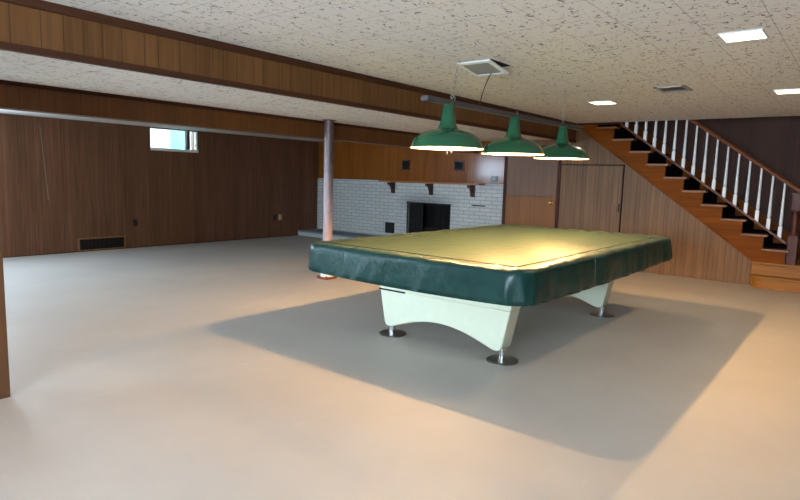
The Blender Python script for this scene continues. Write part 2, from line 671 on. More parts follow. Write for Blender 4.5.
def column_mat():
    m, nt, b = new_mat('worn_pink_paint')
    L = nt.links.new
    g = N(nt, 'ShaderNodeNewGeometry')
    mp = N(nt, 'ShaderNodeMapping')
    mp.inputs['Scale'].default_value = (40, 40, 14)
    L(g.outputs['Position'], mp.inputs[0])
    n = N(nt, 'ShaderNodeTexNoise')
    n.inputs['Scale'].default_value = 1.0
    n.inputs['Detail'].default_value = 5
    L(mp.outputs[0], n.inputs['Vector'])
    sep = N(nt, 'ShaderNodeSeparateXYZ')
    L(g.outputs['Position'], sep.inputs[0])
    # the paint is worn to pale pink up to about shoulder height
    w = N(nt, 'ShaderNodeMapRange')
    w.inputs['From Min'].default_value = 1.5
    w.inputs['From Max'].default_value = 0.9
    L(sep.outputs[2], w.inputs['Value'])
    ad = N(nt, 'ShaderNodeMath', operation='MULTIPLY_ADD')
    ad.inputs[1].default_value = 0.8
    ad.inputs[2].default_value = -0.4
    L(n.outputs['Fac'], ad.inputs[0])
    su = N(nt, 'ShaderNodeMath', operation='ADD', use_clamp=True)
    L(w.outputs[0], su.inputs[0])
    L(ad.outputs[0], su.inputs[1])
    rp = N(nt, 'ShaderNodeValToRGB')
    rp.color_ramp.elements[0].color = lin('#5b4744')
    rp.color_ramp.elements[1].color = lin('#a8908e')
    L(su.outputs[0], rp.inputs[0])
    L(rp.outputs[0], b.inputs['Base Color'])
    b.inputs['Roughness'].default_value = 0.35
    return m


M['pink_paint'] = column_mat()
M['rust'] = plain('rusty_steel', '#7a3d26', 0.8, var=0.3, scale=60, bump=0.3)

# ------------------------------------------------------------------ dimensions
ZC = 2.18          # main ceiling
ZS = 1.944         # dropped ceiling between the two beams
ZR = 1.995         # ceiling beyond the far beam
XR = 8.83          # right wall
YL = 9.39          # left wall
XB = -2.5          # back wall
YF = -2.5          # front wall
XS = 9.80          # far side of the stairwell
ZBN = 1.894        # underside of near beam
YB1 = 3.64         # near beam face
YB2 = 5.38         # far beam face

# ------------------------------------------------------------------ room shell
struct(MB().box(XB - .1, XS + .1, YF - .1, YL + .1, -0.12, 0).build('floor', M['floor']))
struct(MB().box(XB, XR, YF, YB1 + .02, ZC, ZC + .30).build('ceiling', M['tile']))
struct(MB().box(XB, XR, YB1 + .02, YB2 + .02, ZS, ZC + .30).build('ceiling_dropped', M['tile']))
struct(MB().box(XB, XR, YB2 + .02, YL, ZR, ZC + .30).build('ceiling_far', M['white_paint']))

# left wall with the window and the patio door
WX0, WX1, WZ0, WZ1 = 5.02, 5.905, 1.612, 1.985
DX0, DX1, DZ0, DZ1 = 0.50, 2.30, 1.30, 1.985
mb = MB()
T = .14
mb.box(XB - .1, DX0, YL, YL + T, 0, ZC + .3)
mb.box(DX0, DX1, YL, YL + T, DZ1, ZC + .3)
mb.box(DX0, DX1, YL, YL + T, 0, DZ0)
mb.box(DX1, WX0, YL, YL + T, 0, ZC + .3)
mb.box(WX0, WX1, YL, YL + T, 0, WZ0)
mb.box(WX0, WX1, YL, YL + T, WZ1, ZC + .3)
mb.box(WX1, XR + .02, YL, YL + T, 0, ZC + .3)
wl = struct(mb.build('wall_left', M['wall_left']))
mb = MB()
mb.hexa([(3.430, YL - .003, .80), (3.444, YL - .003, .80), (3.444, YL + .01, .80), (3.430, YL + .01, .80),
         (3.362, YL - .003, 1.87), (3.370, YL - .003, 1.87), (3.370, YL + .01, 1.87), (3.362, YL + .01, 1.87)])
mb.build('panel_scratch', plain('bare_scratched_wood', '#7d6656', 0.7), wl)

# right wall: full height left of the stairs, sloping under the stringer
mb = MB()
slope = lambda y: .31 + .727 * (y - 1.105)
mb.prism([(1.13, 0), (3.66, 0), (3.66, ZC), (3.60, ZC), (1.13, slope(1.13) + .1)], 'x', XR, XR + .08)
mb.box(XR, XR + .08, 3.66, 4.845, 0, ZC + .3)
wr = struct(mb.build('wall_right', M['wall_right']))

# fireplace wall above the brick
struct(MB().box(XR, XR + .08, 4.845, YL, 1.215, ZC + .3).build('wall_fireplace', M['overmantel']))
struct(MB().box(XR + .45, XR + .5, 4.9, YL + .1, 0, ZC + .3).build('wall_chimney', M['white_paint']))
# stairwell
mb = MB()
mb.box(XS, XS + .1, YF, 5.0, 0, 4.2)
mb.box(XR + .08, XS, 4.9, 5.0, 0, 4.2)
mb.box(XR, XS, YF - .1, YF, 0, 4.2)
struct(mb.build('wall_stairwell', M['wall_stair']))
struct(MB().box(XR - .3, XS + .1, YF, 5.0, 4.2, 4.3).build('ceiling_stairwell', M['white_paint']))
struct(MB().box(XR - .1, XR, YF, 5.0, ZC + .3, 4.2).build('wall_upstairs', M['white_paint']))

# walls behind the camera
YW0, YW1, BZ0, BZ1 = -0.8, 2.0, 0.70, 2.0
mb = MB()
mb.box(XB - .12, XB, YF, YW0, 0, ZC + .3)
mb.box(XB - .12, XB, YW1, 5.2, 0, ZC + .3)
mb.box(XB - .12, XB, 8.0, YL, 0, ZC + .3)
mb.box(XB - .12, XB, 5.2, 8.0, 0, .70)
mb.box(XB - .12, XB, 5.2, 8.0, 1.96, ZC + .3)
mb.box(XB - .12, XB, YW0, YW1, 0, BZ0)
mb.box(XB - .12, XB, YW0, YW1, BZ1, ZC + .3)
struct(mb.build('wall_back', M['wall_right']))
struct(MB().box(XB, XR, YF - .12, YF, 0, ZC + .3).build('wall_front', M['wall_left']))

# short partition beside the camera with a door casing on its end
struct(MB().box(XB, 1.03, YB1, YB1 + .12, 0, ZS + .01).build('wall_partition', M['wall_left']))
mb = MB()
mb.box(0.97, 1.087, YB1 - .022, YB1, 0, ZS)
mb.box(1.03, 1.05, YB1, YB1 + .12, 0, ZS)
struct(mb.build('trim_2', M['casing'], bevel=.004))

# ------------------------------------------------------------------ beams
mb = MB().box(XB, XR, YB1, YB1 + .03, ZBN, ZC)
b1 = struct(mb.build('beam_near', M['beam']))
mb = MB()
mb.prism([(YB1 - .022, ZC), (YB1 - .022, ZC - .02), (YB1 - .012, ZC - .045), (YB1, ZC - .05), (YB1, ZC)], 'x', XB, XR)
mb.box(XB, XR, YB1 - .012, YB1 + .04, ZBN - .004, ZBN + .032)
struct(mb.build('beam_moulding', M['trim_dark'], b1))
mb = MB().box(XB, XR, YB2, YB2 + .16, 1.734, ZS + .02)
b2 = struct(mb.build('beam_far', M['beam_back']))
mb = MB()
mb.box(XB, XR, YB2 - .016, YB2, ZS - .032, ZS)
mb.box(XB, XR, YB2 - .026, YB2, ZS - .012, ZS)
struct(mb.build('beam_moulding', M['trim_dark'], b2))

# uprights beside the brick
struct(MB().box(XR - .03, XR + .05, 4.793, 4.845, 0, 1.9).build('trim_1', M['trim_dark_v'], bevel=.004))
# baseboard line on left wall
struct(MB().box(DX1, XR, YL - .012, YL, 0, .012).build('baseboard_left', M['trim_dark']))
# dark trim where the beam meets the stair stringer
struct(MB().box(XR - .05, XR, 2.95, YB1 - .02, ZC - .03, ZC).build('trim_3', M['trim_dark']))

# ------------------------------------------------------------------ windows and doors of the setting
w1 = bpy.data.objects.new('window_1', None)
C.objects.link(w1)
w1.location = (WX0, YL, WZ0)
ORG['window_1'] = Vector(w1.location)
struct(w1, 'small high basement window in the dark panelled wall', 'window')
fw = .012
mb = MB()
mb.box(WX0, WX1, YL - .008, YL + .10, WZ0, WZ0 + .045)
mb.box(WX0, WX1, YL + .02, YL + .10, WZ1 - fw, WZ1)
mb.box(WX0, WX0 + fw, YL + .02, YL + .10, WZ0, WZ1)
mb.box(WX1 - fw, WX1, YL + .02, YL + .10, WZ0, WZ1)
mb.build('window_frame', M['white_paint'], w1, bevel=.003)
XM = 5.725
MB().box(XM - .028, XM + .028, YL + .005, YL + .09, WZ0 + .03, WZ1).build('mullion', plain('dark_mullion', '#4b4142', .5), w1, bevel=.004)
MB().box(WX0 + fw, XM - .03, YL + .06, YL + .064, WZ0 + .045, WZ1 - fw).build('pane', M['glass'], w1)
MB().box(XM + .03, WX1 - fw, YL + .06, YL + .064, WZ0 + .045, WZ1 - fw).build('pane', M['glass'], w1)
MB().lathe([(.012, 0), (.012, .02)], (XM - .06, YL + .0, WZ0 + .05), 12, axis='y').build('latch', M['chrome'], w1)
# window well outside
mb = MB()
mb.box(4.6, 5.80, YL + .75, YL + .80, 1.2, 2.6)
mb.box(5.98, 6.5, YL + .35, YL + .40, 1.2, 2.6)
mb.box(4.6, 6.5, YL + .14, YL + .8, 1.15, 1.2)
struct(mb.build('wall_window_well', M['well_white']))
struct(MB().box(5.80, 6.5, YL + .75, YL + .80, 1.2, 2.6).build('wall_window_well_panel', M['well_cyan']))

# second high window, left of the frame: it is what glares in the varnished wall
w3 = bpy.data.objects.new('window_3', None)
C.objects.link(w3)
w3.location = (DX0, YL, DZ0)
ORG['window_3'] = Vector(w3.location)
struct(w3)
mb = MB()
for x0, x1 in ((DX0, DX0 + .03), (1.385, 1.415), (DX1 - .03, DX1)):
    mb.box(x0, x1, YL + .02, YL + .08, DZ0 + .03, DZ1 - .03)
mb.box(DX0, DX1, YL + .02, YL + .08, DZ1 - .03, DZ1)
mb.box(DX0, DX1, YL + .02, YL + .08, DZ0, DZ0 + .03)
mb.build('window_frame', M['white_paint'], w3)
MB().box(DX0 + .03, DX1 - .03, YL + .05, YL + .054, DZ0 + .03, DZ1 - .03).build('pane', M['glass'], w3)
w2 = bpy.data.objects.new('window_2', None)
C.objects.link(w2)
w2.location = (XB, YW0, BZ0)
ORG['window_2'] = Vector(w2.location)
struct(w2)
mb = MB()
for y in (YW0, .575, YW1 - .05):
    mb.box(XB - .09, XB - .03, y, y + .05, BZ0, BZ1)
mb.box(XB - .09, XB - .03, YW0, YW1, BZ0, BZ0 + .05)
mb.box(XB - .09, XB - .03, YW0, YW1, BZ1 - .05, BZ1)
mb.build('window_frame', M['white_paint'], w2)
MB().box(XB - .06, XB - .056, YW0, YW1, BZ0, BZ1).build('pane', M['glass'], w2)

w4 = bpy.data.objects.new('added_window_4', None)  # unseen window added around the far back fill light
C.objects.link(w4)
w4.location = (XB, 5.2, .70)
ORG['added_window_4'] = Vector(w4.location)
struct(w4)
mb = MB()
for y in (5.2, 6.575, 7.95):
    mb.box(XB - .09, XB - .03, y, y + .05, .75, 1.91)
mb.box(XB - .09, XB - .03, 5.2, 8.0, .70, .75)
mb.box(XB - .09, XB - .03, 5.2, 8.0, 1.91, 1.96)
mb.build('window_frame', M['white_paint'], w4)
MB().box(XB - .06, XB - .056, 5.25, 7.95, .75, 1.91).build('pane', M['glass'], w4)

# split door between the brick and the stairs
d1 = bpy.data.objects.new('door_1', None)
C.objects.link(d1)
d1.location = (XR, 4.34, 0)
ORG['door_1'] = Vector(d1.location)
struct(d1, 'split wooden door with orange lower leaf left of the stairs', 'door')
lo = MB().box(XR - .022, XR, 3.895, 4.79, .015, 1.030).build('lower_leaf', M['door_low'], d1, bevel=.003)
lo['label'] = 'orange lower leaf'
MB().box(XR - .022, XR, 3.895, 4.79, 1.042, 1.80).build('upper_leaf', M['door_up'], d1, bevel=.003)
mb = MB()
mb.box(XR - .02, XR, 3.845, 3.89, 0, 1.85)
mb.box(XR - .02, XR, 3.845, 4.795, 1.81, 1.85)
mb.build('door_frame', M['trim_dark_v'], d1, bevel=.003)
mb = MB().lathe([(.034, -.005), (.034, 0), (.012, .006), (.012, .03), (.028, .036), (.036, .05), (.03, .066), (.012, .072)], (0, 0, 0), 20, axis='x')
bmesh.ops.scale(mb.bm, vec=(-1, 1, 1), verts=mb.bm.verts)
bmesh.ops.translate(mb.bm, vec=(XR - .025, 3.968, .945), verts=mb.bm.verts)
mb.build('door_knob', M['brass'], lo, smooth=40)

# flush closet door under the stairs
d2 = bpy.data.objects.new('door_2', None)
C.objects.link(d2)
d2.location = (XR, 3.35, 0)
ORG['door_2'] = Vector(d2.location)
struct(d2, 'flush panelled closet door under the stairs', 'door')
lf = MB().box(XR - .012, XR, 2.875, 3.835, .01, 1.545).build('door_leaf', M['wall_right'], d2, bevel=.003)
mb = MB()
mb.box(XR - .004, XR + .001, 2.857, 2.875, .0, 1.56)
mb.box(XR - .004, XR + .001, 2.857, 3.845, 1.545, 1.56)
mb.build('door_gap_shade', M['near_black'], d2)  # dark strips put in for the shade in the gap around the leaf
MB().box(XR - .03, XR - .012, 2.892, 2.908, .86, .98).build('pull_handle', M['iron'], lf, bevel=.003)

# ------------------------------------------------------------------ fireplace
FXF = XR - .03     # brick face
HX = 8.25          # hearth front
fp = thing('fireplace', 'pale brick fireplace with raised hearth along the back right wall', 'fireplace', (XR, 7.0, 0))
FY0, FY1, FZ0, FZ1 = 5.905, 6.885, .15, .815
mb = MB()
mb.box(FXF, XR + .08, 4.845, FY0, 0, 1.215)
mb.box(FXF, XR + .08, FY1, YL, 0, 1.215)
mb.box(FXF, XR + .08, FY0, FY1, FZ1, 1.215)
mb.box(FXF, XR + .08, FY0, FY1, 0, FZ0)
bf = mb.build('brick_face', M['brick'], fp)
mb = MB().box(HX, FXF, 4.845, YL - .001, 0, .085)
mb.build('hearth_base', M['brick'], fp)
MB().box(HX - .015, FXF, 4.845, YL - .001, .085, .118).build('hearth_slab', M['slate'], fp, bevel=.004)
mb = MB()
mb.box(XR + .08, XR + .44, FY0, FY0 + .03, FZ0, FZ1)
mb.box(XR + .08, XR + .44, FY1 - .03, FY1, FZ0, FZ1)
mb.box(XR + .41, XR + .44, FY0, FY1, FZ0, FZ1)
mb.box(XR + .0801, XR + .44, FY0, FY1, FZ0 - .03, FZ0)
mb.box(XR + .0801, XR + .44, FY0, FY1, FZ1, FZ1 + .03)
mb.build('firebox', M['soot'], fp)
mb = MB()
mb.box(FXF - .008, FXF + .02, FY0 - .02, FY1 + .02, FZ1 - .012, FZ1 + .012)
mb.box(FXF - .006, FXF + .02, FY0 - .012, FY0, FZ0, FZ1)
mb.box(FXF - .006, FXF + .02, FY1, FY1 + .012, FZ0, FZ1)
mb.build('firebox_frame', M['iron'], fp)
MB().box(FXF - .012, FXF - .006, 6.62, FY1 + .01, FZ1 + .004, FZ1 + .02).build('lintel_glint', M['chrome'], fp)  # short bright bar put in for the glint on the metal lintel
# mesh curtains drawn to either side
for y0, y1 in ((FY0 + .01, FY0 + .24), (FY1 - .33, FY1 - .01)):
    mb = MB()
    n = 22
    pts = [(FXF + .06 + .014 * math.sin(i * 1.9), y0 + (y1 - y0) * i / n) for i in range(n + 1)]
    mb.prism(pts + [(x + .004, y) for x, y in pts[::-1]], 'z', FZ0 + .02, FZ1 - .02)
    mb.build('mesh_curtain', M['near_black'], fp, smooth=60)
# ash dump door
MB().box(FXF - .012, FXF, 7.195, 7.43, .185, .395).build('ash_door', M['iron'], fp, bevel=.004)
MB().box(FXF - .01, FXF, 5.185, 5.45, .818, .838).build('damper_slot', M['iron'], fp, bevel=.002)

gr = thing('fire_grate', 'black iron fire grate inside the dark brick fireplace', 'grate', (XR + .2, 6.4, FZ0))
mb = MB()
for k in range(7):
    y = 6.14 + k * .085
    mb.tube([(XR + .10, y, FZ0 + .17), (XR + .10, y, FZ0 + .09), (XR + .33, y, FZ0 + .09), (XR + .33, y, FZ0 + .15)], .009, 6)
mb.build('grate_bars', M['iron'], gr)
for y in (6.16, 6.63):
    MB().tube([(XR + .14, y, FZ0), (XR + .14, y, FZ0 + .085)], .011, 6).build('leg', M['iron'], gr)
    MB().tube([(XR + .30, y, FZ0), (XR + .30, y, FZ0 + .085)], .011, 6).build('leg', M['iron'], gr)
for (x, z, y0, y1, r, lab) in ((XR + .17, FZ0 + .145, 6.12, 6.6, .045, 'charred log lying at the front of the fire grate'),
                               (XR + .27, FZ0 + .15, 6.2, 6.68, .05, 'charred log lying at the back of the fire grate')):
    mb = MB().tube([(x, y0 + (y1 - y0) * k / 6, z + .006 * math.sin(k * 2.1)) for k in range(7)], r, 10)
    tag(mb.build('charred_log', M['log'], smooth=50), lab, 'log', 'logs on the fire grate')

ms = thing('mantel_shelf', 'wooden mantel shelf on three dark brackets above the fireplace', 'shelf', (XR, 6.4, 1.18))
MB().box(XR - .24, FXF, 5.20, 7.47, 1.186, 1.215).build('shelf', M['mantel'], ms, bevel=.006)
for y in (5.43, 6.33, 7.24):
    mb = MB()
    pts = [(XR - .20, 1.182), (FXF, 1.182), (FXF, .972), (XR - .062, .972)]
    for k in range(9):
        a = PI / 2 * k / 8
        pts.append((XR - .075 - .105 * (1 - math.cos(a)), 1.0 + .135 * math.sin(a)))
    pts.append((XR - .20, 1.15))
    mb.prism(pts, 'y', y - .035, y + .035)
    mb.build('bracket', M['bracket'], ms, bevel=.004)

# two square warm-air openings above the mantel and a wall plate
for (y0, y1, lab) in ((6.88, 7.07, 'left square black vent in the wood above the mantel'), (5.66, 5.875, 'right square black vent in the wood above the mantel')):
    v = thing('wall_vent', lab, 'vent', (XR, (y0 + y1) / 2, 1.52), 'square vents above the mantel')
    mb = MB()
    for a in (((y0, y0 + .022), (1.425, 1.61)), ((y1 - .022, y1), (1.425, 1.61)), ((y0, y1), (1.425, 1.447)), ((y0, y1), (1.588, 1.61))):
        mb.box(XR - .014, XR, a[0][0], a[0][1], a[1][0], a[1][1])
    mb.build('frame', M['bracket'], v)
    MB().box(XR - .004, XR, y0 + .02, y1 - .02, 1.445, 1.59).build('backing', M['near_black'], v)
    mb = MB()
    for k in range(5):
        z = 1.46 + k * .027
        mb.hexa([(XR - .011, y0 + .022, z), (XR - .004, y0 + .022, z + .01), (XR - .004, y1 - .022, z + .01), (XR - .011, y1 - .022, z),
                 (XR - .011, y0 + .022, z + .003), (XR - .004, y0 + .022, z + .013), (XR - .004, y1 - .022, z + .013), (XR - .011, y1 - .022, z + .003)])
    mb.build('louvres', M['black'], v)
v = thing('thermostat', 'small grey-blue thermostat on the panelling right of the mantel', 'thermostat', (XR, 5.03, 1.3))
MB().box(XR - .012, XR, 4.972, 5.092, 1.255, 1.345).build('base_plate', M['blue_plate'], v, bevel=.006)
MB().box(XR - .026, XR - .012, 5.0, 5.065, 1.27, 1.325).build('cover', M['grey_metal'], v, bevel=.006)

# ------------------------------------------------------------------ left wall fittings
v = thing('baseboard_register', 'long dark heat register low on the left panelled wall', 'vent', (4.19, YL, .11))
rx0, rx1, rz0, rz1 = 3.845, 4.53, .028, .19
mb = MB()
mb.box(rx0 - .03, rx1 + .03, YL - .012, YL, rz1, rz1 + .022)
mb.box(rx0 - .03, rx1 + .03, YL - .012, YL, rz0 - .016, rz0)
mb.box(rx0 - .03, rx0, YL - .012, YL, rz0, rz1)
mb.box(rx1, rx1 + .03, YL - .012, YL, rz0, rz1)
mb.build('frame', M['tread'], v)
MB().box(rx0, rx1, YL - .003, YL, rz0, rz1).build('backing', M['near_black'], v)
mb = MB()
for k in range(34):
    x = rx0 + .01 + k * (rx1 - rx0 - .02) / 33
    mb.box(x - .003, x + .003, YL - .01, YL - .003, rz0, rz1)
mb.box(rx0, rx1, YL - .011, YL - .009, .105, .112)
mb.build('louvres', M['vent_dark'], v)


def outlet(x, z, mat, lab, w=.07, h=.112):
    v = thing('wall_outlet', lab, 'outlet', (x, YL, z), 'outlets low on the left wall')
    MB().box(x - w / 2, x + w / 2, YL - .007, YL, z - h / 2, z + h / 2).build('cover_plate', mat, v, bevel=.003)
    for dz in (-.026, .026):
        mb = MB().box(x - .016, x + .016, YL - .010, YL - .007, z + dz - .014, z + dz + .014)
        mb.build('socket', M['black'] if mat is not M['black'] else M['vent_dark'], v, bevel=.003)


outlet(4.725, .415, M['black'], 'black outlet plate on the left wall beside the register')
outlet(7.63, .40, M['black'], 'black outlet plate beside the ivory one on the left wall')
outlet(7.76, .40, M['ivory'], 'ivory outlet plate near the far end of the left wall')
mb = MB().lathe([(.012, 0), (.012, .012), (.006, .016)], (0, 0, 0), 12, axis='y')
bmesh.ops.scale(mb.bm, vec=(1, -1, 1), verts=mb.bm.verts)
bmesh.ops.translate(mb.bm, vec=(7.90, YL, .385), verts=mb.bm.verts)
tag(mb.build('cable_jack', M['black'], smooth=40), 'tiny dark cable jack right of the ivory outlet plate', 'jack')

# ------------------------------------------------------------------ steel column
CX, CY = 5.04, 5.19
col = thing('steel_column', 'round pinkish steel support column standing behind the covered table', 'column', (CX, CY, 0))
MB().lathe([(.058, .035), (.058, ZS - .008)], (CX, CY, 0), 32).build('shaft', M['pink_paint'], col, smooth=40)
MB().box(CX - .06, CX + .06, CY - .06, CY + .06, ZS - .008, ZS).build('cap_plate', M['pink_paint'], col)
MB().lathe([(.085, .028), (.085, .055), (.07, .065), (.058, .10)], (CX, CY, 0), 28).build('base_collar', M['white_paint'], col, smooth=40)
bp_ = MB().box(CX - .095, CX + .095, CY - .085, CY + .085, 0, .028).build('base_plate', M['rust'], col, bevel=.004)
for sx in (-1, 1):
    for sy in (-1, 1):
        MB().lathe([(.011, .028), (.011, .040)], (CX + sx * .078, CY + sy * .068, 0), 6).build('bolt', M['rust'], bp_)

# ------------------------------------------------------------------ staircase
RISE, RUN, Y0, ZL = .1797, .2535, .762, .32
st = thing('staircase', 'wooden staircase with dark risers climbing the right wall', 'staircase', (XR, .75, 0))
NST = 11
# sawtooth outer stringer, clipped under the ceiling
pts = [(1.105, ZL - .0), (Y0, ZL), (Y0, ZL + RISE)]
for k in range(1, NST):
    y = Y0 + RUN * k
    z = ZL + RISE * k
    pts.append((y, z))
    if z + RISE > ZC - .004:
        pts.append((y, ZC - .004))
        break
    pts.append((y, z + RISE))
yend = 1.105 + (ZC - .004 - .31) / .727
pts += [(yend, ZC - .004)]
MB().prism(pts, 'x', XR - .038, XR).build('stringer', M['stringer'], st)
mb = MB()
e = .028
y0_, y1_ = 1.09, 1.105 + (ZC - .004 - .31) / .727
mb.prism([(y0_, slope(y0_)), (y0_, slope(y0_) + e), (y1_ - e / .727, ZC - .004), (y1_, ZC - .004)], 'x', XR - .046, XR - .038)
mb.build('stringer_moulding', M['stringer'], st)
for k in range(NST):
    z = ZL + RISE * (k + 1)
    y = Y0 + RUN * k
    xo = XR - .062 if z < ZC - .01 else XR + .01
    MB().box(xo, XR + .10, y - .040, y + RUN + .012, z - .030, z).build('tread_end', M['tread'], st, bevel=.008, segs=3)
    MB().box(XR + .10, XS - .02, y - .034, y + RUN + .012, z - .030, z + .004).build('tread', M['carpet'], st, bevel=.012, segs=3)
    MB().box(XR + .02, XS - .02, y, y + .018, z - RISE, z - .028).build('riser', M['carpet'], st)
mb = MB()
ya, yb = Y0 - .1, Y0 + RUN * NST
zf = lambda y: ZL + .13 + RISE / RUN * (y - Y0) + .16
mb.prism([(ya, zf(ya) - .3), (ya, zf(ya)), (yb, zf(yb)), (yb, zf(yb) - .3)], 'x', XS - .02, XS)
mb.build('wall_stringer', M['stringer'], st)
# landing and rounded starting step


def rounded(x0, x1, y0, y1, r):
    p = [(x1, y0), (x1, y1), (x0 + r, y1)]
    for k in range(1, 9):
        a = PI / 2 * k / 8
        p.append((x0 + r - r * math.sin(a), y1 - r + r * math.cos(a)))
    p.append((x0, y0))
    return p


MB().prism(rounded(XR - .03, XS - .02, -1.2, 1.125, .02), 'z', 0, ZL - .03).build('landing_base', M['landing'], st, smooth=30)
MB().prism(rounded(XR - .055, XS - .02, -1.2, 1.13, .03), 'z', ZL - .03, ZL).build('landing_deck', M['landing'], st, bevel=.008, segs=3)
MB().prism(rounded(XR - .185, XR - .03, -1.2, 1.10, .13), 'z', 0, .128).build('starting_step_riser', M['landing'], st, smooth=30)
MB().prism(rounded(XR - .215, XR - .03, -1.2, 1.115, .145), 'z', .128, .156).build('starting_step_tread', M['landing'], st, bevel=.008, segs=3)
MB().prism(rounded(XR - .20, XR - .03, -1.2, 1.108, .135), 'z', 0, .018).build('step_shoe_moulding', M['landing'], st, bevel=.006)

# balustrade
bl = thing('stair_railing', 'white baluster railing with wooden handrail along the stairs', 'railing', (XR + .06, .74, ZL))
XB_ = XR + .06
shoe_z = lambda y: .596 + .716 * (y - .775)
rail_z = lambda y: 1.262 + .699 * (y - .70)
ys, ye = .775, 3.30
mb = MB()
mb.hexa([(XB_ - .032, ys, shoe_z(ys) - .03), (XB_ + .032, ys, shoe_z(ys) - .03), (XB_ + .032, ys, shoe_z(ys)), (XB_ - .032, ys, shoe_z(ys)),
         (XB_ - .032, ye, shoe_z(ye) - .03), (XB_ + .032, ye, shoe_z(ye) - .03), (XB_ + .032, ye, shoe_z(ye)), (XB_ - .032, ye, shoe_z(ye))])
mb.build('shoe_rail', M['rail'], bl)
prof = [(-.030, -.030), (.030, -.030), (.034, -.012), (.030, .006), (.036, .016), (.026, .030), (-.026, .030), (-.036, .016), (-.030, .006), (-.034, -.012)]
mb = MB()
a = [mb.bm.verts.new((XB_ + p, .64, rail_z(.64) + q)) for p, q in prof]
b_ = [mb.bm.verts.new((XB_ + p, ye, rail_z(ye) + q)) for p, q in prof]
mb.bm.faces.new(a)
mb.bm.faces.new(b_[::-1])
for i in range(len(prof)):
    j = (i + 1) % len(prof)
    mb.bm.faces.new([a[i], a[j], b_[j], b_[i]])
mb.build('handrail', M['rail'], bl, smooth=35)


def newel():
    x, y = XB_, .705
    mb = MB()
    w = .052
    mb.box(x - w, x + w, y - w, y + w, ZL, ZL + .36)
    mb.lathe([(.050, .36), (.052, .375), (.040, .39), (.030, .42), (.042, .50), (.044, .56), (.034, .63), (.030, .66), (.044, .675), (.044, .69)], (x, y, ZL), 24)
    mb.box(x - w, x + w, y - w, y + w, ZL + .69, ZL + .885)
    mb.box(x - w - .010, x + w + .010, y - w - .010, y + w + .010, ZL + .885, ZL + .905)
    return mb.build('newel_post', M['newel'], bl, smooth=35)


newel()
bal0 = None
for k in range(18):
    y = .857 + .1357 * k
    if y > ye - .05:
        break
    zb = shoe_z(y) - .012
    H = rail_z(y) - .02 - zb
    if bal0 is None:
        mb = MB()
        w = .021
        mb.box(-w, w, -w, w, 0, .15)
        mb.lathe([(.024, .15), (.024, .158), (.015, .166), (.015, .176), (.021, .184), (.0205, .22), (.016, .40), (.0135, .60), (.0125, .76)], (0, 0, 0), 14)
        bal0 = mb.build('baluster', M['white_baluster'], bl, smooth=40)
        # build() shifted the mesh into the railing's frame: undo, instances are placed by location
        bal0.data.transform(Matrix.Translation(ORG[bl.name]))
        o = bal0
    else:
        o = bal0.copy()
        C.objects.link(o)
        o.parent = bl
    o.location = Vector((XB_, y, zb)) - ORG[bl.name]
    o.scale = (1, 1, H / .76)

# ------------------------------------------------------------------ pool table
TX0, TX1, TY0, TY1 = 3.035, 6.32, 1.49, 3.42
TYC = 2.435
pt = thing('pool_table', 'cream pool table on two arched pedestals under a green cover', 'table', ((TX0 + TX1) / 2, TYC, 0))
MB().box(TX0 + .05, TX1 - .05, TY0 + .05, TY1 - .05, .62, .728).build('rails', M['bracket'], pt, bevel=.03)
MB().box(TX0 + .16, TX1 - .16, TY0 + .13, TY1 - .13, .505, .62).build('cabinet', M['cream'], pt, bevel=.006)
MB().box(TX0 + .14, TX1 - .14, TY0 + .11, TY1 - .11, .515, .53).build('cabinet_ledge', M['chrome'], pt)


def pedestal(xf, sgn):
    """arched end pedestal; xf = face nearer the camera, thickness runs +x"""
    t = .15

    def outline(n=24):
        p = []
        yt, yb = .592, .525
        zt = .385
        p += [(-yt, zt), (yt, zt)]
        p += [(yb + .012, .115), (yb, .092), (yb - .03, .082)]
        for i in range(n + 1):
            u = 1 - 2 * i / n
            yy = u * (yb - .06)
            zz = .084 + .105 * (1 - abs(u) ** 2.0) ** 1.15
            p.append((yy, zz))
        p += [(-yb + .03, .082), (-yb, .092), (-yb - .012, .115)]
        return [(TYC + y, z) for y, z in p]
    o = MB().prism(outline(), 'x', xf, xf + t).build('pedestal', M['cream'], pt, bevel=.012, segs=3)
    e = sgn
    g0, g1 = sorted((TYC + e * .33, TYC + e * .597))
    MB().box(xf - .003, xf + t - .03, g0, g1, .372, .383).build('gap_shade_strip', M['near_black'], o)  # dark strip put in for the shade between pedestal and head
    MB().prism([(TYC - .592, .385), (TYC + .592, .385), (TYC + .615, .506), (TYC - .615, .506)], 'x', xf, xf + t).build('pedestal_head', M['cream'], o, bevel=.004)
    for s in (-1, 1):
        c = (xf + t * .5, TYC + s * .508, 0)
        ft = MB().lathe([(.028, .012), (.028, .095)], c, 24).build('foot_post', M['chrome'], o, smooth=40)
        MB().lathe([(.112, 0), (.112, .007), (.106, .013), (.032, .016)], c, 36).build('foot_disc', M['disc'], o, smooth=35)


pedestal(3.535, 1)
pedestal(5.515, -1)

# fitted vinyl cover


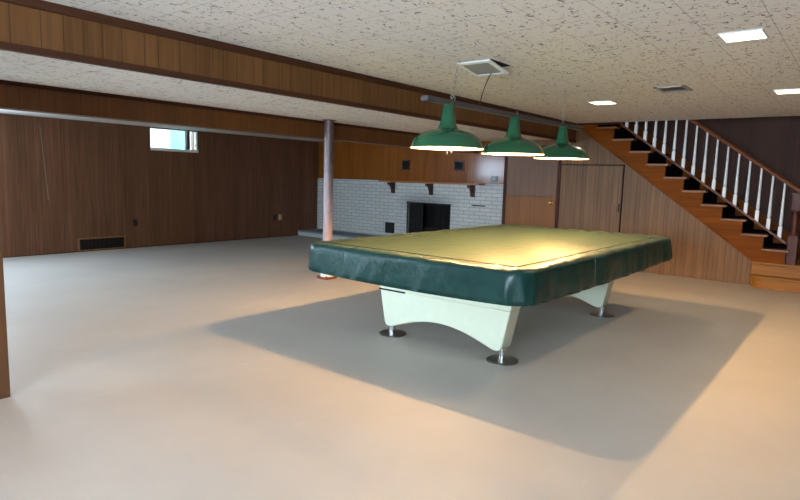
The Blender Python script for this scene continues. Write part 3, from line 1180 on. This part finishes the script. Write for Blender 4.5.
def cover():
    bm = bmesh.new()
    cx, cy = (TX0 + TX1) / 2, (TY0 + TY1) / 2
    hx, hy = (TX1 - TX0) / 2, (TY1 - TY0) / 2
    nl, ns, nc = 84, 50, 12
    base_r = .15

    def perim(inset, r):
        a, b = hx - inset, hy - inset
        r = max(min(r, a, b), .004)
        P = []
        # start at (-a+r,-b) going +x, ccw
        segs = [((-a + r, -b), (a - r, -b), nl, (0, -1), (a - r, -b + r), -PI / 2),
                ((a, -b + r), (a, b - r), ns, (1, 0), (a - r, b - r), 0),
                ((a - r, b), (-a + r, b), nl, (0, 1), (-a + r, b - r), PI / 2),
                ((-a, b - r), (-a, -b + r), ns, (-1, 0), (-a + r, -b + r), PI)]
        for (p, q, n, nor, cc, a0) in segs:
            for i in range(n):
                u = i / n
                P.append((p[0] + (q[0] - p[0]) * u, p[1] + (q[1] - p[1]) * u, nor))
            for i in range(nc):
                t = a0 + PI / 2 * i / nc
                P.append((cc[0] + r * math.cos(t), cc[1] + r * math.sin(t), (math.cos(t), math.sin(t))))
        return P
    rings = []
    prof = [(.012, .542, 1.0, 's'), (.0, .545, 1.0, 's'), (.0, .575, .9, 's'), (.0, .61, .75, 's'), (.002, .645, .55, 's'), (.004, .68, .35, 's'), (.006, .71, .2, 's'), (.010, .733, .1, 's'),
            (.018, .746, 0.05, 's'), (.032, .754, 0, 't'), (.055, .757, 0, 't'), (.085, .757, 0, 't'), (.115, .7555, 0, 't'), (.135, .753, 0, 't'),
            (.15, .749, 0, 'b'), (.20, .742, 0, 'b'), (.30, .738, 0, 'b'), (.42, .736, 0, 'b'), (.56, .736, 0, 'b'), (.70, .736, 0, 'b'), (.82, .736, 0, 'b'), (.90, .736, 0, 'b')]
    for inset, z, wv, kind in prof:
        r = max(base_r - inset * .8, .01)
        ring = []
        for (x, y, nor) in perim(inset, r):
            X, Y = cx + x, cy + y
            s = (X * 1.0 if abs(nor[1]) > .7 else Y * 1.0)
            if kind == 's':
                sl = .25 if abs(nor[1]) > .7 else .55
                k = s + sl * (z - .64)
                f = noise.noise(Vector((k * 7.0, 3.1 + 5 * nor[0], 9.7 * nor[1]))) + .6 * noise.noise(Vector((k * 15.0, 1.7, 4 * nor[0])))
                f = math.copysign(abs(f) ** .8, f)
                d = wv * .026 * f
                # hem: the cover hangs a little lower at the middle of each side
                dz = 0
                if z < .66:
                    c4 = min(abs(x) / hx, 1) if abs(nor[1]) > .7 else min(abs(y) / hy, 1)
                    dz = -.020 * (1 - c4 ** 2) * (.66 - z) / .12 + .006 * f * (.66 - z) / .12
                ring.append(bm.verts.new((X + nor[0] * d, Y + nor[1] * d, z + dz)))
            else:
                amp = .008 if kind == 't' else .0025
                f = noise.noise(Vector((X * 9, Y * 9, 2.0))) + .7 * noise.noise(Vector((s * 22, inset * 9, 5.0))) * (1 if kind == 't' else 0)
                ring.append(bm.verts.new((X, Y, z + amp * f)))
        rings.append(ring)
    n = len(rings[0])
    for a, b in zip(rings, rings[1:]):
        for i in range(n):
            j = (i + 1) % n
            bm.faces.new([a[i], a[j], b[j], b[i]])
    bm.faces.new(rings[-1])
    m = MB()
    m.bm.free()
    m.bm = bm
    return m


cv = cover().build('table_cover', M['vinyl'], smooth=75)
tag(cv, 'dark green fitted vinyl cover spread over the pool table', 'table cover')
mb = MB()
i_ = .142
q = [(TX0 + i_, TY0 + i_), (TX1 - i_, TY0 + i_), (TX1 - i_, TY1 - i_), (TX0 + i_, TY1 - i_)]
for k in range(4):
    a, b2_ = Vector(q[k]), Vector(q[(k + 1) % 4])
    P = []
    nn = 40
    for i in range(nn + 1):
        p = a.lerp(b2_, i / nn)
        P.append((p.x, p.y, .7565 + .0025 * noise.noise(Vector((p.x * 9, p.y * 9, 2.0)))))
    mb.tube(P, .0035, 6)
# corner seams running out to the rounded corners
for (x, y), (dx, dy) in zip(q, ((-1, -1), (1, -1), (1, 1), (-1, 1))):
    mb.tube([(x, y, .753), (x + dx * .05, y + dy * .05, .757), (x + dx * .092, y + dy * .092, .757)], .0035, 6)
mb.build('piping', M['piping'], cv, smooth=60)
mb = MB().tube([(4.10, TY0 - .004, .73), (4.10, TY0 - .010, .66), (4.10, TY0 - .012, .56)], .004, 6)
mb.build('side_seam', M['piping'], cv)

# ------------------------------------------------------------------ billiard light
LY = 2.43
lt = thing('billiard_light', 'grey bar hung over the table with three green enamel shades', 'hanging lamp', (4.6, LY, 1.82))
zb = lambda x: 1.802 + (x - 3.23) * .0070
xa, xe = 3.255, 6.0
hw = .030
mb = MB()
mb.hexa([(xa, LY - hw, zb(xa)), (xe, LY - hw, zb(xe)), (xe, LY + hw, zb(xe)), (xa, LY + hw, zb(xa)),
         (xa, LY - hw, zb(xa) + .034), (xe, LY - hw, zb(xe) + .034), (xe, LY + hw, zb(xe) + .034), (xa, LY + hw, zb(xa) + .034)])
mb.build('bar', M['steel_bar'], lt, bevel=.004)
for n_, lx in enumerate((3.55, 4.55, 5.56)):
    zt = zb(lx)
    dz = zt - 1.80
    outer = [(.026, 1.815), (.037, 1.812), (.040, 1.80), (.042, 1.77), (.050, 1.71), (.060, 1.66), (.070, 1.636), (.084, 1.624), (.120, 1.613), (.165, 1.600), (.205, 1.580),
             (.235, 1.556), (.252, 1.530), (.262, 1.503), (.268, 1.490), (.270, 1.484)]
    mb = MB().lathe([(r, z + dz + .006) for r, z in outer], (lx, LY, 0), 56, caps=False)
    sh = mb.build('lamp_shade', M['enamel'], lt, smooth=50)
    inner = [(.270, 1.484), (.262, 1.486), (.256, 1.503), (.246, 1.528), (.229, 1.552), (.200, 1.574), (.160, 1.594), (.115, 1.607), (.075, 1.618), (.050, 1.630), (.03, 1.632)]
    MB().lathe([(r, z + dz + .006) for r, z in inner], (lx, LY, 0), 56, caps=False).build('shade_lining', M['enamel_in'], sh, smooth=50)
    MB().lathe([(.022, .634), (.022, .626), (.024, .624)], (lx, LY, 1.0 + dz + .006), 16).build('lamp_socket', M['enamel_in'], sh)
    MB().lathe([(.014, .624), (.023, .616), (.030, .605), (.028, .595), (.016, .588), (.004, .586)], (lx, LY, 1.0 + dz + .006), 20).build('light_bulb', M['bulb'], sh, smooth=60)
    d = bpy.data.lights.new('billiard_bulb', 'POINT')
    d.energy = 52
    d.color = (1.0, 0.60, 0.24)
    d.shadow_soft_size = .012
    lo_ = bpy.data.objects.new('billiard_bulb', d)
    C.objects.link(lo_)
    lo_.parent = lt
    lo_.location = Vector((lx, LY, 1.570 + dz + .006)) - ORG[lt.name]


def chain(x, y, z0, x1, y1, z1):
    mb = MB()
    n = max(3, int((z1 - z0) / .022))
    for i in range(n):
        u = (i + .5) / n
        z = z0 + u * (z1 - z0)
        mb.torus((x + (x1 - x) * u, y + (y1 - y) * u, z), .009, .0022, (1, 0, 0) if i % 2 else (0, 1, 0), 10, 5, (1, 1.5) if i % 2 else (1.5, 1))
    return mb


for x in (3.555, 3.63, 5.52, 5.57):
    zt = zb(x) + .034
    if x in (3.63, 5.57):
        MB().tube([(x, LY, zt), (x, LY, zt + .035)], .006, 8).build('hook', M['steel_bar'], lt)
        continue
    chain(x + .03, LY, zt, x + (.26 if x < 4 else .03), LY + (.10 if x < 4 else 0), ZC).build('hanging_chain', M['chain'], lt)
MB().tube([(4.60, LY, zb(4.6) + .028), (4.60, LY, zb(4.6) + .06)], .007, 8).build('hook', M['steel_bar'], lt)
# power cord up to the loose ceiling grille
P = []
for i in range(15):
    u = i / 14
    P.append((3.97 + .20 * u + .03 * math.sin(u * PI), LY + .03 * math.sin(u * 3.1), zb(4.0) + .028 + (2.165 - zb(4.0) - .028) * u ** .8))
MB().tube(P, .0042, 6).build('power_cord', M['cord'], lt, smooth=60)
for x, l in ((3.38, .075), (3.43, .055)):
    MB().tube([(x, LY - .12, 1.53), (x, LY - .12, 1.487 - l * .6)], .0035, 6).build('pull_cord', M['chain'], lt)

# ------------------------------------------------------------------ ceiling fittings
LED = [(3.972, 4.203, .578, .793, 'largest square recessed ceiling light, nearest the camera'),
       (6.50, 6.75, 2.325, 2.555, 'square recessed ceiling light nearest the billiard lamp end'),
       (6.45, 6.71, .56, .785, 'square recessed ceiling light at the right frame edge')]
for x0, x1, y0, y1, lab in LED:
    v = thing('ceiling_light', lab, 'ceiling light', ((x0 + x1) / 2, (y0 + y1) / 2, ZC), 'square recessed ceiling lights')
    f = .010
    mb = MB()
    mb.box(x0 - f, x1 + f, y0 - f, y0, ZC - .008, ZC)
    mb.box(x0 - f, x1 + f, y1, y1 + f, ZC - .008, ZC)
    mb.box(x0 - f, x0, y0, y1, ZC - .008, ZC)
    mb.box(x1, x1 + f, y0, y1, ZC - .008, ZC)
    mb.build('trim_ring', M['white_paint'], v)
    MB().box(x0, x1, y0, y1, ZC - .005, ZC).build('diffuser', M['led'], v)
    d = bpy.data.lights.new('recessed_lamp', 'SPOT')
    d.energy = 19
    d.color = (1.0, .78, .50)
    d.spot_size = math.radians(150)
    d.spot_blend = .6
    d.shadow_soft_size = .05
    so_ = bpy.data.objects.new('recessed_lamp', d)
    C.objects.link(so_)
    so_.parent = v
    so_.location = (0, 0, -.02)

v = thing('ceiling_register', 'grey louvred air register on the ceiling near the stairs', 'vent', (5.95, 1.535, ZC))
x0, x1, y0, y1 = 5.79, 6.11, 1.40, 1.67
mb = MB()
mb.box(x0, x1, y0, y0 + .03, ZC - .014, ZC)
mb.box(x0, x1, y1 - .03, y1, ZC - .014, ZC)
mb.box(x0, x0 + .03, y0, y1, ZC - .014, ZC)
mb.box(x1 - .03, x1, y0, y1, ZC - .014, ZC)
mb.build('frame', M['grey_metal'], v, bevel=.003)
MB().box(x0 + .03, x1 - .03, y0 + .03, y1 - .03, ZC - .002, ZC).build('backing', M['grille'], v)
mb = MB()
for k in range(8):
    y = y0 + .045 + k * .026
    mb.hexa([(x0 + .03, y, ZC - .013), (x1 - .03, y, ZC - .013), (x1 - .03, y + .014, ZC - .003), (x0 + .03, y + .014, ZC - .003),
             (x0 + .03, y, ZC - .010), (x1 - .03, y, ZC - .010), (x1 - .03, y + .014, ZC), (x0 + .03, y + .014, ZC)])
mb.build('louvres', M['grey_metal'], v)

v = thing('ceiling_grille', 'loose square grille hanging askew from the ceiling above the lamp bar', 'grille', (4.05, 2.46, ZC))
MB().box(3.91, 4.235, 2.315, 2.61, ZC - .002, ZC).build('opening_shade', M['near_black'], v)  # flat dark sheet put in for the shade inside the ceiling recess
hx0, hx1, hy0, hy1 = 3.90, 4.20, 2.315, 2.61
zt0, zt1 = ZC - .004, ZC - .055


def tilt(x0, x1, y0, y1, up, dn):
    z = lambda x: zt0 + (zt1 - zt0) * (x - hx0) / (hx1 - hx0)
    return [(x0, y0, z(x0) - dn), (x1, y0, z(x1) - dn), (x1, y1, z(x1) - dn), (x0, y1, z(x0) - dn),
            (x0, y0, z(x0) - up), (x1, y0, z(x1) - up), (x1, y1, z(x1) - up), (x0, y1, z(x0) - up)]


mb = MB()
f = .032
mb.hexa(tilt(hx0, hx1, hy0, hy0 + f, 0, .014))
mb.hexa(tilt(hx0, hx1, hy1 - f, hy1, 0, .014))
mb.hexa(tilt(hx0, hx0 + f, hy0 + f, hy1 - f, 0, .014))
mb.hexa(tilt(hx1 - f, hx1, hy0 + f, hy1 - f, 0, .014))
mb.build('frame', M['white_paint'], v)
MB().hexa(tilt(hx0 + f, hx1 - f, hy0 + f, hy1 - f, .002, .009)).build('grille_panel', M['grille'], v)
